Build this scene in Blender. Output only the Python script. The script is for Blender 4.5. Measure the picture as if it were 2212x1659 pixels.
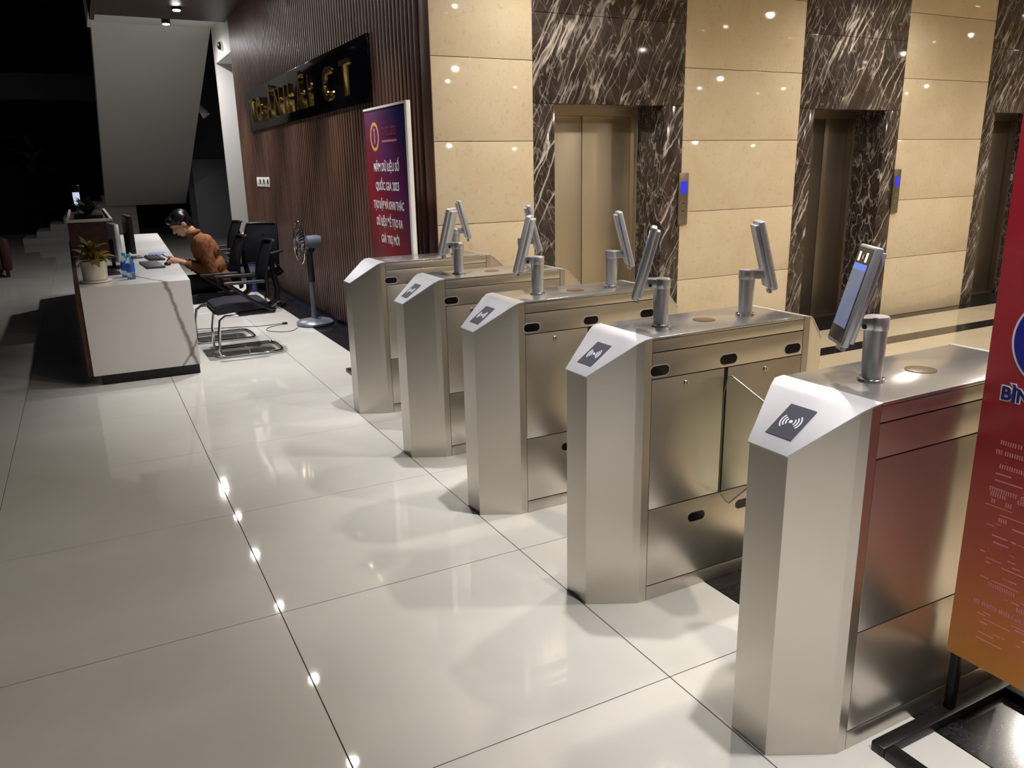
import bpy, bmesh, math, random
from mathutils import Vector, Matrix, noise, Euler
random.seed(7)
S = bpy.context.scene
C = S.collection
for o in list(bpy.data.objects): bpy.data.objects.remove(o)
PI = math.pi

# ------------------------------------------------------------------ camera
F_PX, YAW, PITCH, ROLL, CAM_H = 1712.5, 0.48208, 0.26781, 0.02031, 1.57
fw = Vector((math.sin(YAW)*math.cos(PITCH), math.cos(YAW)*math.cos(PITCH), -math.sin(PITCH)))
r0 = Vector((math.cos(YAW), -math.sin(YAW), 0)); d0 = fw.cross(r0)
rt = math.cos(ROLL)*r0 + math.sin(ROLL)*d0; dn = -math.sin(ROLL)*r0 + math.cos(ROLL)*d0
cam_d = bpy.data.cameras.new('camera'); cam = bpy.data.objects.new('camera', cam_d); C.objects.link(cam)
cam_d.sensor_fit = 'HORIZONTAL'; cam_d.sensor_width = 36; cam_d.lens = F_PX/2212*36
cam_d.clip_start = 0.05; cam_d.clip_end = 200
cam.matrix_world = Matrix(((rt.x, -dn.x, -fw.x, 0), (rt.y, -dn.y, -fw.y, 0), (rt.z, -dn.z, -fw.z, CAM_H), (0, 0, 0, 1)))
S.camera = cam
# ------------------------------------------------------------------ world (night), exposure
w = bpy.data.worlds.new('world'); S.world = w; w.use_nodes = True
w.node_tree.nodes['Background'].inputs[0].default_value = (0.55, 0.6, 0.8, 1)
w.node_tree.nodes['Background'].inputs[1].default_value = 0.012
S.view_settings.view_transform = 'Standard'; S.view_settings.look = 'None'
S.view_settings.gamma = 1; S.view_settings.use_curve_mapping = False
S.view_settings.exposure = 0.15
# light levels of the fittings (each lamp is made in its own builder below)
ROW_W, LOBBY_W = 340.0, 125.0
ROW_COL, LOBBY_COL = (1.0, 0.975, 0.985), (1.0, 0.92, 0.83)

# ------------------------------------------------------------------ materials
MATS = {}
def srgb(r, g, b):
    f = lambda c: c/12.92 if c <= .04045 else ((c+.055)/1.055)**2.4
    return (f(r/255), f(g/255), f(b/255), 1)
def mat(name, col=(200, 200, 200), rough=.5, metal=0., spec=.5, emit=None, estr=0., trans=0., alpha=1., ior=1.45):
    m = bpy.data.materials.new(name); m.use_nodes = True; MATS[name] = m
    p = m.node_tree.nodes['Principled BSDF']
    p.inputs['Base Color'].default_value = srgb(*col); p.inputs['Roughness'].default_value = rough
    p.inputs['Metallic'].default_value = metal; p.inputs['Specular IOR Level'].default_value = spec
    p.inputs['IOR'].default_value = ior
    if emit: p.inputs['Emission Color'].default_value = srgb(*emit); p.inputs['Emission Strength'].default_value = estr
    if trans: p.inputs['Transmission Weight'].default_value = trans
    return m
class NT:
    def __init__(s, m): s.t = m.node_tree; s.p = s.t.nodes['Principled BSDF']
    def n(s, typ, **kw):
        x = s.t.nodes.new(typ)
        for k, v in kw.items():
            if k.startswith('i_'):
                key = k[2:]; x.inputs[int(key) if key.isdigit() else key.replace('_', ' ')].default_value = v
            else: setattr(x, k, v)
        return x
    def l(s, a, b): s.t.links.new(a, b)
    def ramp(s, fac, stops, interp='LINEAR'):
        r = s.t.nodes.new('ShaderNodeValToRGB'); r.color_ramp.interpolation = interp
        e = r.color_ramp.elements
        while len(e) < len(stops): e.new(0.5)
        for k, (pos, c) in enumerate(stops): e[k].position = pos; e[k].color = c
        s.l(fac, r.inputs[0]); return r.outputs[0]
    def pos(s): return s.n('ShaderNodeNewGeometry').outputs['Position']
    def obj(s): return s.n('ShaderNodeTexCoord').outputs['Object']
    def mapping(s, v, scale=(1, 1, 1), rot=(0, 0, 0), loc=(0, 0, 0)):
        m = s.n('ShaderNodeMapping'); s.l(v, m.inputs[0]); m.inputs['Scale'].default_value = scale
        m.inputs['Rotation'].default_value = rot; m.inputs['Location'].default_value = loc; return m.outputs[0]
    def noise(s, v, scale, detail=3, rough=.5, dist=0.):
        x = s.n('ShaderNodeTexNoise'); s.l(v, x.inputs['Vector']); x.inputs['Scale'].default_value = scale
        x.inputs['Detail'].default_value = detail; x.inputs['Roughness'].default_value = rough
        x.inputs['Distortion'].default_value = dist; return x.outputs['Fac']
    def math(s, op, a, b=None, c=None):
        x = s.n('ShaderNodeMath', operation=op)
        for i, v in enumerate((a, b, c)):
            if v is None: continue
            if isinstance(v, (int, float)): x.inputs[i].default_value = v
            else: s.l(v, x.inputs[i])
        return x.outputs[0]
    def mix(s, fac, a, b):
        x = s.n('ShaderNodeMix', data_type='RGBA'); 
        for i, v in ((0, fac), (6, a), (7, b)):
            if isinstance(v, (int, float)): x.inputs[i].default_value = v
            elif isinstance(v, tuple): x.inputs[i].default_value = v
            else: s.l(v, x.inputs[i])
        return x.outputs[2]
    def base(s, c): s.l(c, s.p.inputs['Base Color'])
    def rough(s, c): s.l(c, s.p.inputs['Roughness'])
    def bump(s, h, strength=.2, dist=.002):
        b = s.n('ShaderNodeBump'); b.inputs['Strength'].default_value = strength; b.inputs['Distance'].default_value = dist
        s.l(h, b.inputs['Height']); s.l(b.outputs[0], s.p.inputs['Normal'])

def build_mats():
    m = mat('tile', rough=.1, spec=.5); t = NT(m); p = t.pos()
    c = t.ramp(t.noise(p, 1.7, 5, .6), [(.3, srgb(202, 199, 190)), (.7, srgb(211, 208, 200))]); t.base(c)
    t.rough(t.ramp(t.noise(p, 6, 4), [(.3, (.03,)*3+(1,)), (.7, (.055,)*3+(1,))]))
    m = mat('lobby_tile', rough=.12); t = NT(m); p = t.pos()
    t.base(t.ramp(t.noise(p, 2.3, 6, .6), [(.3, srgb(205, 192, 165)), (.7, srgb(216, 204, 180))]))
    m = mat('grout', (95, 90, 84), .8)
    m = mat('granite', rough=.14); t = NT(m); p = t.pos()
    v = t.n('ShaderNodeTexVoronoi'); t.l(p, v.inputs['Vector']); v.inputs['Scale'].default_value = 120
    sp = t.math('MULTIPLY', t.ramp(v.outputs['Distance'], [(.06, (1,)*4), (.16, (0, 0, 0, 1))]), t.ramp(t.noise(p, 60, 2), [(.58, (0, 0, 0, 1)), (.66, (1,)*4)]))
    t.base(t.mix(sp, t.ramp(t.noise(p, 90, 3), [(.35, srgb(14, 14, 17)), (.75, srgb(46, 45, 49))]), srgb(190, 190, 195)))
    m = mat('cream_stone', rough=.07); t = NT(m); p = t.pos()
    big = t.ramp(t.noise(p, 2.0, 6, .65, .6), [(.25, srgb(208, 189, 158)), (.5, srgb(216, 200, 171)), (.75, srgb(221, 207, 181))])
    fl = t.ramp(t.noise(p, 26, 5, .7, .8), [(.36, (1,)*4), (.44, (0, 0, 0, 1))])
    t.base(t.mix(t.math('MULTIPLY', fl, .35), big, srgb(186, 160, 120)))
    m = mat('dark_marble', rough=.09); t = NT(m); p = t.pos()
    warp = t.n('ShaderNodeTexNoise'); t.l(p, warp.inputs['Vector']); warp.inputs['Scale'].default_value = 3.0; warp.inputs['Detail'].default_value = 4
    va = t.n('ShaderNodeVectorMath', operation='MULTIPLY_ADD'); t.l(warp.outputs['Color'], va.inputs[0]); va.inputs[1].default_value = (.07, .07, .07); t.l(p, va.inputs[2])
    pw = va.outputs[0]
    def vein(ang, sc, sq, wd, seed):
        r = t.mapping(pw, (1, 1, 1), (0, ang, 0), (seed, 0, seed)); r = t.mapping(r, (sc, sc, sc*sq))
        nn = t.noise(r, 1.0, 2.5, .5)
        a = t.math('ABSOLUTE', t.math('SUBTRACT', nn, .5))
        return t.ramp(a, [(0, (1,)*4), (wd, (0, 0, 0, 1))])
    msk = t.ramp(t.noise(p, 1.8, 3), [(.38, (.15,)*3+(1,)), (.6, (1,)*4)])
    v1 = t.math('MULTIPLY', vein(-.5, 6.0, .10, .016, 3.1), msk)
    v2 = t.math('MULTIPLY', vein(-.42, 14.0, .09, .020, 9.7), .45)
    v3 = t.math('MULTIPLY', vein(.45, 9.0, .25, .012, 17.3), .3)
    vv = t.math('MINIMUM', t.math('ADD', t.math('ADD', v1, v2), v3), 1.0)
    bs = t.ramp(t.noise(p, 5, 8, .7, 1.0), [(.25, srgb(34, 28, 27)), (.5, srgb(62, 53, 49)), (.8, srgb(92, 81, 75))])
    t.base(t.mix(t.math('MULTIPLY', vv, .85), bs, srgb(214, 204, 194)))
    for nm, col, ro in (('steel', (204, 199, 190), .3), ('steel_top', (196, 195, 194), .2), ('steel_door', (196, 184, 162), .42), ('steel_dark', (132, 122, 108), .36)):
        m = mat(nm, col, ro, .92 if nm == 'steel' else .85); t = NT(m); o = t.obj()
        st = t.mapping(o, (260, 260, 3) if nm != 'steel_top' else (3, 260, 260))
        nz = t.noise(st, 1.0, 2); big = t.noise(o, 5, 4)
        t.rough(t.math('ADD', t.math('MULTIPLY', nz, .015), t.math('ADD', t.math('MULTIPLY', big, .06), ro-.035)))
    mat('chrome', (215, 215, 218), .1, 1.0); mat('aluminium', (205, 207, 210), .3, .8); mat('seam', (38, 35, 32), .6); mat('stone_joint', (158, 134, 98), .7)
    mat('plate', (222, 222, 228), .38, .75)
    mat('sensor', (8, 8, 10), .12); mat('sticker', (70, 72, 84), .45); mat('white_print', (232, 232, 235), .6)
    mat('indicator', (96, 78, 58), .25, .3)
    mat('acrylic', (225, 235, 232), .03, 0, .5, trans=1.0, ior=1.3); mat('acrylic_edge', (190, 180, 165), .3)
    m = mat('wood', rough=.38); t = NT(m); p = t.pos()
    g = t.noise(t.mapping(p, (22, 22, 1.6)), 1.0, 5, .6, .4)
    t.base(t.ramp(g, [(.25, srgb(78, 55, 45)), (.5, srgb(104, 76, 63)), (.8, srgb(128, 99, 84))]))
    m = mat('wood_back', (36, 24, 20), .6)
    m = mat('wood_ceiling', rough=.45); t = NT(m); p = t.pos()
    t.base(t.ramp(t.noise(t.mapping(p, (20, 1.5, 20)), 1.0, 4), [(.3, srgb(46, 30, 26)), (.7, srgb(66, 45, 38))]))
    mat('white_paint', (214, 212, 208), .55); mat('dark_paint', (82, 82, 88), .7); mat('grey_door', (128, 128, 130), .5)
    mat('night_wall', (30, 31, 33), .8); mat('sign_black', (10, 11, 15), .09); mat('gold', (214, 178, 96), .16, 1.0)
    mat('plastic_white', (232, 230, 224), .4); mat('plastic_black', (16, 16, 19), .45); mat('plastic_grey', (128, 134, 146), .35, .2)
    mat('device_shell', (206, 208, 214), .3, .55); mat('device_glass', (10, 11, 14), .06)
    mat('screen_on', (40, 45, 60), .08, emit=(118, 130, 160), estr=.55); mat('screen_bar', (40, 60, 120), .1, emit=(90, 130, 220), estr=.8)
    mat('led', (255, 255, 255), .3, emit=(255, 255, 255), estr=1.0)
    mat('lamp_glow', (255, 255, 255), .3, emit=(255, 250, 245), estr=130.0); mat('lobby_glow', (255, 255, 255), .3, emit=(255, 236, 205), estr=22.0)
    mat('lcd_blue', (10, 10, 40), .2, emit=(45, 48, 205), estr=1.2)
    m = mat('desk_stone', rough=.22); t = NT(m); p = t.pos()
    sx = t.n('ShaderNodeSeparateXYZ'); t.l(p, sx.inputs[0]); X, Y, Z = sx.outputs
    wb = t.math('MULTIPLY', t.math('SUBTRACT', t.noise(p, 5, 4), .5), .12)
    Yr = t.math('SUBTRACT', Y, 6.7)
    q1 = t.math('ADD', t.math('ADD', X, t.math('MULTIPLY', Z, .23)), t.math('ADD', wb, t.math('MULTIPLY', Yr, .35)))
    l1 = t.ramp(t.math('ABSOLUTE', t.math('SUBTRACT', q1, .655)), [(0, (.95,)*3+(1,)), (.008, (.8,)*3+(1,)), (.022, (0, 0, 0, 1))])
    q2 = t.math('ADD', t.math('SUBTRACT', Z, t.math('MULTIPLY', X, 1.5)), t.math('MULTIPLY', wb, 1.2))
    l2 = t.ramp(t.math('ABSOLUTE', t.math('ADD', q2, .735)), [(0, (.9,)*3+(1,)), (.03, (0, 0, 0, 1))])
    q3 = t.math('ADD', t.math('ADD', t.math('MULTIPLY', Yr, .9), t.math('MULTIPLY', X, -.35)), t.math('MULTIPLY', wb, 1.5))
    l3 = t.ramp(t.math('ABSOLUTE', t.math('SUBTRACT', t.math('FRACT', t.math('MULTIPLY', q3, 1.1)), .25)), [(0, (.45,)*3+(1,)), (.02, (0, 0, 0, 1))])
    top = t.math('GREATER_THAN', Yr, .035)
    l3 = t.math('MULTIPLY', l3, top); l2 = t.math('MULTIPLY', l2, t.math('GREATER_THAN', X, .5))
    vv = t.math('MINIMUM', t.math('ADD', t.math('ADD', l1, l2), l3), 1.0)
    t.base(t.mix(vv, srgb(214, 211, 208), srgb(126, 118, 112)))
    mat('plinth_black', (22, 22, 25), .4); m = mat('counter_wood', rough=.4); t = NT(m); p = t.pos()
    t.base(t.ramp(t.noise(t.mapping(p, (18, 1.5, 18)), 1.0, 4), [(.3, srgb(58, 32, 24)), (.7, srgb(88, 50, 36))]))
    m = mat('chair_fabric', rough=.85); t = NT(m); o = t.obj()
    t.base(t.ramp(t.noise(o, 220, 2), [(.35, srgb(15, 15, 20)), (.65, srgb(33, 32, 42))]))
    mat('chair_plastic', (17, 17, 20), .42); mat('arm_pad', (58, 56, 58), .35)
    mat('fan_metal', (120, 126, 138), .32, .35); mat('fan_dark', (40, 42, 42), .5); mat('fan_blade', (70, 72, 78), .3)
    mat('cable', (60, 52, 46), .6)
    mat('pot', (222, 214, 196), .5); mat('soil', (40, 28, 20), .9)
    m = mat('leaf_yellow', rough=.5); t = NT(m); o = t.obj()
    t.base(t.ramp(t.noise(t.pos(), 30, 3), [(.3, srgb(112, 118, 42)), (.55, srgb(168, 142, 60)), (.75, srgb(140, 74, 34))]))
    m = mat('leaf_green', rough=.5); t = NT(m)
    t.base(t.ramp(t.noise(t.pos(), 25, 3), [(.3, srgb(30, 52, 24)), (.7, srgb(78, 96, 48))]))
    mat('bottle_body', (170, 205, 225), .05, trans=.85, ior=1.25); mat('bottle_label', (40, 90, 170), .4); mat('bottle_cap', (70, 165, 190), .4)
    mat('paper', (222, 222, 224), .7); mat('paper_blue', (120, 140, 180), .7); mat('book_cover', (52, 50, 62), .5)
    m = mat('skin', (196, 152, 124), .5); m.node_tree.nodes['Principled BSDF'].inputs['Subsurface Weight'].default_value = .08
    m = mat('shirt', rough=.8); t = NT(m); t.base(t.ramp(t.noise(t.pos(), 14, 3), [(.3, srgb(112, 66, 36)), (.7, srgb(134, 82, 46))]))
    mat('trousers', (22, 22, 28), .8); mat('hair', (16, 14, 14), .35); mat('shoe', (58, 42, 36), .5); mat('eye_dark', (15, 12, 12), .2)
    mat('lip', (150, 84, 78), .5)
    m = mat('banner_blue_red', rough=.32); t = NT(m); o = t.obj(); s = t.n('ShaderNodeSeparateXYZ'); t.l(o, s.inputs[0])
    z = t.math('DIVIDE', s.outputs['Z'], 2.0); yy = t.math('MULTIPLY', s.outputs['Y'], .62)   # local y runs to the reader's left
    g = t.math('MULTIPLY', t.math('ADD', z, t.math('MULTIPLY', yy, -.73)), .8)
    t.base(t.ramp(g, [(.15, srgb(104, 28, 36)), (.42, srgb(146, 34, 46)), (.54, srgb(112, 34, 48)), (.64, srgb(92, 40, 84)), (.76, srgb(66, 28, 62)), (.86, srgb(34, 28, 72))]))
    m = mat('banner_red_orange', rough=.32); t = NT(m); o = t.obj(); s = t.n('ShaderNodeSeparateXYZ'); t.l(o, s.inputs[0])
    g = t.math('ADD', t.math('MULTIPLY', s.outputs['Z'], .55), t.math('MULTIPLY', s.outputs['Y'], -.10))
    t.base(t.ramp(g, [(.07, srgb(232, 160, 64)), (.17, srgb(222, 132, 70)), (.28, srgb(196, 88, 68)), (.42, srgb(164, 46, 52)), (.7, srgb(168, 38, 48)), (.95, srgb(164, 42, 62))]))
    mat('frame_black', (20, 20, 23), .35); mat('emblem_blue', (32, 36, 150), .4); mat('print_gold', (232, 170, 84), .45)
    mat('print_maroon', (122, 40, 58), .5); mat('print_pink', (206, 136, 138), .55); mat('print_navy', (34, 34, 110), .45)
    mat('sofa_red', (58, 26, 20), .7); mat('stair_white', (178, 178, 176), .5); mat('bag_blue', (40, 62, 130), .5)
mat('lamp_soft', (240, 240, 255), .4, emit=(215, 220, 255), estr=.7)
build_mats()

# ------------------------------------------------------------------ mesh helpers
def B(): return bmesh.new()
def merge(bm, tmp, M=None):
    me = bpy.data.meshes.new('t'); tmp.to_mesh(me); tmp.free()
    if M is not None: me.transform(M)
    bm.from_mesh(me); bpy.data.meshes.remove(me)
def box(bm, x0, x1, y0, y1, z0, z1, bev=0., seg=2, M=None):
    t = B(); bmesh.ops.create_cube(t, size=1)
    for v in t.verts: v.co = Vector(((x0+x1)/2+v.co.x*(x1-x0), (y0+y1)/2+v.co.y*(y1-y0), (z0+z1)/2+v.co.z*(z1-z0)))
    if bev: bmesh.ops.bevel(t, geom=t.edges[:], offset=bev, segments=seg, affect='EDGES', profile=.5)
    merge(bm, t, M)
def cone(bm, p0, p1, ra, rb=None, seg=20):
    rb = ra if rb is None else rb; p0 = Vector(p0); p1 = Vector(p1); d = p1-p0
    t = B(); bmesh.ops.create_cone(t, cap_ends=True, segments=seg, radius1=ra, radius2=rb, depth=d.length)
    M = Matrix.Translation((p0+p1)/2) @ d.to_track_quat('Z', 'Y').to_matrix().to_4x4()
    merge(bm, t, M)
def tube(bm, pts, r, seg=8, closed=False):
    pts = [Vector(p) for p in pts]; n = len(pts); rings = []; up = Vector((0, 0, 1)); prev = None
    for i, p in enumerate(pts):
        a = pts[(i-1) % n] if (closed or i > 0) else p; b = pts[(i+1) % n] if (closed or i < n-1) else p
        d = (b-a).normalized()
        if prev is None:
            u = d.cross(up) if abs(d.dot(up)) < .95 else d.cross(Vector((1, 0, 0)))
        else: u = prev - d*prev.dot(d)
        u.normalize(); v = d.cross(u); prev = u
        rr = r[i] if isinstance(r, (list, tuple)) else r
        rings.append([bm.verts.new(p + u*math.cos(2*PI*k/seg)*rr + v*math.sin(2*PI*k/seg)*rr) for k in range(seg)])
    for i in range(n if closed else n-1):
        A, Bq = rings[i], rings[(i+1) % n]
        for k in range(seg): bm.faces.new((A[k], A[(k+1) % seg], Bq[(k+1) % seg], Bq[k]))
    if not closed: bm.faces.new(rings[0][::-1]); bm.faces.new(rings[-1])
def lathe(bm, prof, c=(0, 0, 0), seg=28, sx=1., sy=1.):
    c = Vector(c); rings = []
    for r, z in prof:
        rings.append([bm.verts.new(c+Vector((math.cos(2*PI*k/seg)*r*sx, math.sin(2*PI*k/seg)*r*sy, z))) for k in range(seg)])
    for i in range(len(rings)-1):
        for k in range(seg): bm.faces.new((rings[i][k], rings[i][(k+1) % seg], rings[i+1][(k+1) % seg], rings[i+1][k]))
    bm.faces.new(rings[0][::-1]); bm.faces.new(rings[-1])
def hull(bm, bot, top):
    b = [bm.verts.new(p) for p in bot]; t = [bm.verts.new(p) for p in top]; n = len(b)
    bm.faces.new(b[::-1]); bm.faces.new(t)
    for k in range(n): bm.faces.new((b[k], b[(k+1) % n], t[(k+1) % n], t[k]))
def ell(bm, c, r, rot=None, seg=20):
    t = B(); bmesh.ops.create_uvsphere(t, u_segments=seg, v_segments=seg//2+2, radius=1)
    M = Matrix.Translation(c) @ (rot.to_matrix().to_4x4() if rot else Matrix()) @ Matrix.Diagonal((*r, 1)) if hasattr(r, '__len__') else Matrix.Translation(c) @ Matrix.Scale(r, 4)
    merge(bm, t, M)
def capsule(bm, p0, p1, ra, rb):
    cone(bm, p0, p1, ra, rb, 16); ell(bm, p0, (ra,)*3, None, 14); ell(bm, p1, (rb,)*3, None, 14)
def finish(me, bm, smooth=True, ang=.6):
    bmesh.ops.recalc_face_normals(bm, faces=bm.faces[:])
    for f in bm.faces: f.smooth = smooth
    if smooth:
        for e in bm.edges:
            if len(e.link_faces) == 2 and e.calc_face_angle(0) > ang: e.smooth = False
    bm.to_mesh(me); bm.free()
def obj(name, bm, m, parent=None, smooth=True, loc=None):
    me = bpy.data.meshes.new(name); finish(me, bm, smooth)
    me.materials.append(MATS[m]); o = bpy.data.objects.new(name, me); C.objects.link(o); o.parent = parent
    if loc: o.location = loc
    return o
def tag(o, label=None, cat=None, group=None, kind=None):
    if label: o['label'] = label
    if cat: o['category'] = cat
    if group: o['group'] = group
    if kind: o['kind'] = kind
    return o
def thing(name, label, cat, loc=(0, 0, 0), rz=0., group=None):
    o = bpy.data.objects.new(name, None); C.objects.link(o); o.location = loc; o.rotation_euler = (0, 0, rz)
    o.empty_display_size = .1
    return tag(o, label, cat, group)
def struct(name, bm=None, m=None, smooth=False):
    if bm is None: o = bpy.data.objects.new(name, None); C.objects.link(o)
    else: o = obj(name, bm, m, None, smooth)
    o['kind'] = 'structure'; return o
def bx(name, m, parent, x0, x1, y0, y1, z0, z1, bev=0.):
    b = B(); box(b, x0, x1, y0, y1, z0, z1, bev); return obj(name, b, m, parent, bool(bev))
def copy_tree(o, parent=None):
    c = o.copy(); C.objects.link(c); c.parent = parent
    for ch in o.children: copy_tree(ch, c)
    return c
def text_obj(name, s, size, m, parent, M, extrude=.0006, align='CENTER', sx=1., bold=0.):
    cu = bpy.data.curves.new('t', 'FONT'); cu.body = s; cu.size = size; cu.extrude = extrude; cu.align_x = align; cu.offset = bold
    cu.resolution_u = 3
    to = bpy.data.objects.new('t', cu); C.objects.link(to)
    dg = bpy.context.evaluated_depsgraph_get(); me = bpy.data.meshes.new_from_object(to.evaluated_get(dg))
    bpy.data.objects.remove(to); bpy.data.curves.remove(cu)
    me.transform(M @ Matrix.Diagonal((sx, 1, 1, 1))); me.materials.clear(); me.materials.append(MATS[m])
    o = bpy.data.objects.new(name, me); C.objects.link(o); o.parent = parent; return o
def remesh(bm, vox, smooth=4, name='r'):
    me = bpy.data.meshes.new(name); bm.to_mesh(me); bm.free()
    o = bpy.data.objects.new('r', me); C.objects.link(o)
    r = o.modifiers.new('r', 'REMESH'); r.mode = 'VOXEL'; r.voxel_size = vox
    if smooth: s = o.modifiers.new('s', 'SMOOTH'); s.iterations = smooth; s.factor = .5
    dg = bpy.context.evaluated_depsgraph_get(); out = bpy.data.meshes.new_from_object(o.evaluated_get(dg))
    bpy.data.objects.remove(o); bpy.data.meshes.remove(me)
    for p in out.polygons: p.use_smooth = True
    return out
def mesh_obj(name, me, m, parent):
    me.materials.clear(); me.materials.append(MATS[m]); o = bpy.data.objects.new(name, me); C.objects.link(o); o.parent = parent; return o

# plane x = const read from the -x side: text runs towards -y, up is +z, faces -x
def face_mx(x, y, z): return Matrix(((0, 0, -1, x), (-1, 0, 0, y), (0, 1, 0, z), (0, 0, 0, 1)))

# ================================================================== STRUCTURE
WX, WY = 2.22, 5.35            # wood wall plane, lift wall plane
def build_floor():
    b = B(); box(b, -9, 14, -2.5, 27, -.06, -.004); fl = struct('floor', b, 'grout')
    gap = .0016
    b = B(); box(b, -.5+gap, .5-gap, -.5+gap, .5-gap, -.004, 0, .0008, 1); proto = obj('tile', b, 'tile', fl, False)
    first = True; xs = [.935+k for k in range(-4, 0+1)]; ys = [2.205+k for k in range(-4, 17)]
    for x in xs:
        for y in ys:
            o = proto if first else proto.copy()
            if not first: C.objects.link(o)
            first = False; o.location = (x, y, 0)
    b = B(); box(b, -.2475+gap, .2475-gap, -.5+gap, .5-gap, -.004, 0, .0008, 1); p2 = None
    for y in ys:
        if p2 is None: p2 = obj('tile', b, 'tile', fl, False); o = p2
        else: o = p2.copy(); C.objects.link(o)
        o.location = (1.435+.2475, y, 0)
    xl = xs[0]-.5; yt = ys[-1]+.5
    b = B(); box(b, -9, xl-gap, -2.5, 27, -.004, 0); box(b, xl-gap, 6, yt+gap, 27, -.004, 0); obj('outer_paving', b, 'tile', fl, False)
    # black granite threshold strip
    for k in range(8):
        y0 = -2.3+k*1.0; y1 = y0+1.0-.002
        if y0 >= WY: break
        bx('granite_slab', 'granite', fl, 1.9325, 2.335, y0, min(y1, WY), -.004, .0)
    for k in range(8): bx('granite_slab', 'granite', fl, 1.9325, WX+.02, WY+.002+k*.94, WY+(k+1)*.94, -.004, .0)
    # lift lobby: pale tiles with two black lines
    b = B(); box(b, -.5+gap, .5-gap, -.5+gap, .5-gap, -.004, 0, .0008, 1); p3 = obj('tile', b, 'lobby_tile', fl, False); first = True
    for i in range(10):
        for j in range(5):
            o = p3 if first else p3.copy()
            if not first: C.objects.link(o)
            first = False; o.location = (2.337+.5+i, 4.488-.5-j, 0)
    b = B(); box(b, -.5+gap, .5-gap, -.262+gap, .262-gap, -.004, 0); p4 = obj('tile', b, 'lobby_tile', fl, False)
    for i in range(10):
        o = p4 if i == 0 else p4.copy()
        if i: C.objects.link(o)
        o.location = (2.837+i, 4.682+.262, 0)
    for i in range(5):
        bx('granite_slab', 'granite', fl, 2.337+2*i, 2.335+2*i+2, 4.489, 4.681, -.004, 0)
        bx('granite_slab', 'granite', fl, 2.337+2*i, 2.335+2*i+2, 5.208, WY, -.004, 0)
build_floor()

MARB = [(3.02, 4.42), (5.73, 7.07), (8.38, 9.74)]
def build_lift_wall():
    b = B(); xs = [(2.26, 3.22)]+[(a[1]-.19, c[0]+.18) for a, c in zip(MARB, MARB[1:])]+[(9.55, 12.4)]
    for x0, x1 in xs: box(b, x0, x1, WY+.03, WY+.6, 0, 3.2)
    for a in MARB: box(b, a[0]+.181, a[1]-.2, WY+.03, WY+.6, 2.05, 3.2)
    wl = struct('wall_back', b, 'stone_joint')
    zs = [0, .598, 1.172, 1.748, 2.306, 2.884, 3.2]
    for x0, x1 in [(2.225, 3.02), (4.42, 5.73), (7.07, 8.38), (9.74, 12.4)]:
        for z0, z1 in zip(zs, zs[1:]):
            bx('stone_panel', 'cream_stone', wl, x0+.001, x1-.001, WY, WY+.03, z0+.002, z1-.002, .002)
    for a0, a1 in MARB:
        o0, o1 = a0+.18, a1-.2
        bx('marble_lintel', 'dark_marble', wl, a0, a1, WY-.004, WY+.029, 2.015, 2.63, .0015)
        bx('marble_lintel', 'dark_marble', wl, a0, a1, WY-.004, WY+.029, 2.633, 3.2, .0015)
        bx('marble_pier', 'dark_marble', wl, a0, o0, WY-.004, WY+.029, 0, 2.012, .0015)
        bx('marble_pier', 'dark_marble', wl, o1, a1, WY-.004, WY+.029, 0, 2.012, .0015)
        bx('marble_reveal', 'dark_marble', wl, o0-.02, o0, WY+.03, WY+.34, 0, 2.04)
        bx('marble_reveal', 'dark_marble', wl, o1, o1+.02, WY+.03, WY+.34, 0, 2.04)
        bx('marble_reveal', 'dark_marble', wl, o0, o1, WY+.03, WY+.34, 2.012, 2.04)
    for k, (a0, a1) in enumerate(MARB):
        o0, o1 = a0+.18, a1-.2; d = struct('door_%d' % (k+1)); d.location = ((o0+o1)/2, WY+.34, 0); hw = (o1-o0)/2
        b = B(); box(b, -hw, -hw+.035, 0, .09, 0, 2.012); box(b, hw-.035, hw, 0, .09, 0, 2.012); box(b, -hw+.035, hw-.035, 0, .09, 1.955, 2.012)
        obj('door_frame', b, 'steel_door' if k == 0 else 'steel_dark', d, False)
        sm = 'steel_door' if k == 0 else 'steel_dark'  # reflections put into the steel colour: warm on first lift, dark on the others
        mid = -.01 if k == 0 else .12
        bx('door_leaf', sm, d, -hw+.036, mid-.003, .055, .085, .012, 1.954, .003)
        bx('door_leaf', sm, d, mid+.003, hw-.036, .055, .085, .012, 1.954, .003)
        bx('door_sill', 'steel_dark', d, -hw, hw, 0, .09, 0, .011)
        bx('door_edge_strip', 'chrome', d, hw-.006, hw+.002, -.012, -.001, 0, 2.0)
        bx('floor_slab', 'granite', d, -hw, hw, -.34, -.001, -.004, 0)
build_lift_wall()

def build_wood_wall():
    y0, y1 = WY+.001, 12.85
    b = B(); box(b, WX+.022, WX+.3, y0, y1, 0, 3.7); wl = struct('wall_left', b, 'wood_back')
    pitch = .08; n = int((y1-.02-(y0+.19))/pitch)
    b = B(); box(b, -.012, .024, -.022, .022, -1.815, 1.815, .004, 2); proto = obj('slat', b, 'wood', wl, True)
    for k in range(n):
        o = proto if k == 0 else proto.copy()
        if k: C.objects.link(o)
        o.location = (WX, y0+.19+pitch*(k+.5), .06+1.815)
    bx('corner_board', 'wood', wl, WX, WX+.025, y0, y0+.17, .06, 3.69, .003)
    bx('corner_board', 'wood', wl, WX-.0, WX+.025, y1-.05, y1, .06, 3.69, .003)
    b = B(); box(b, WX-.004, WX+.021, y0, y1, .0005, .059); struct('baseboard_left', b, 'granite')
build_wood_wall()

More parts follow.
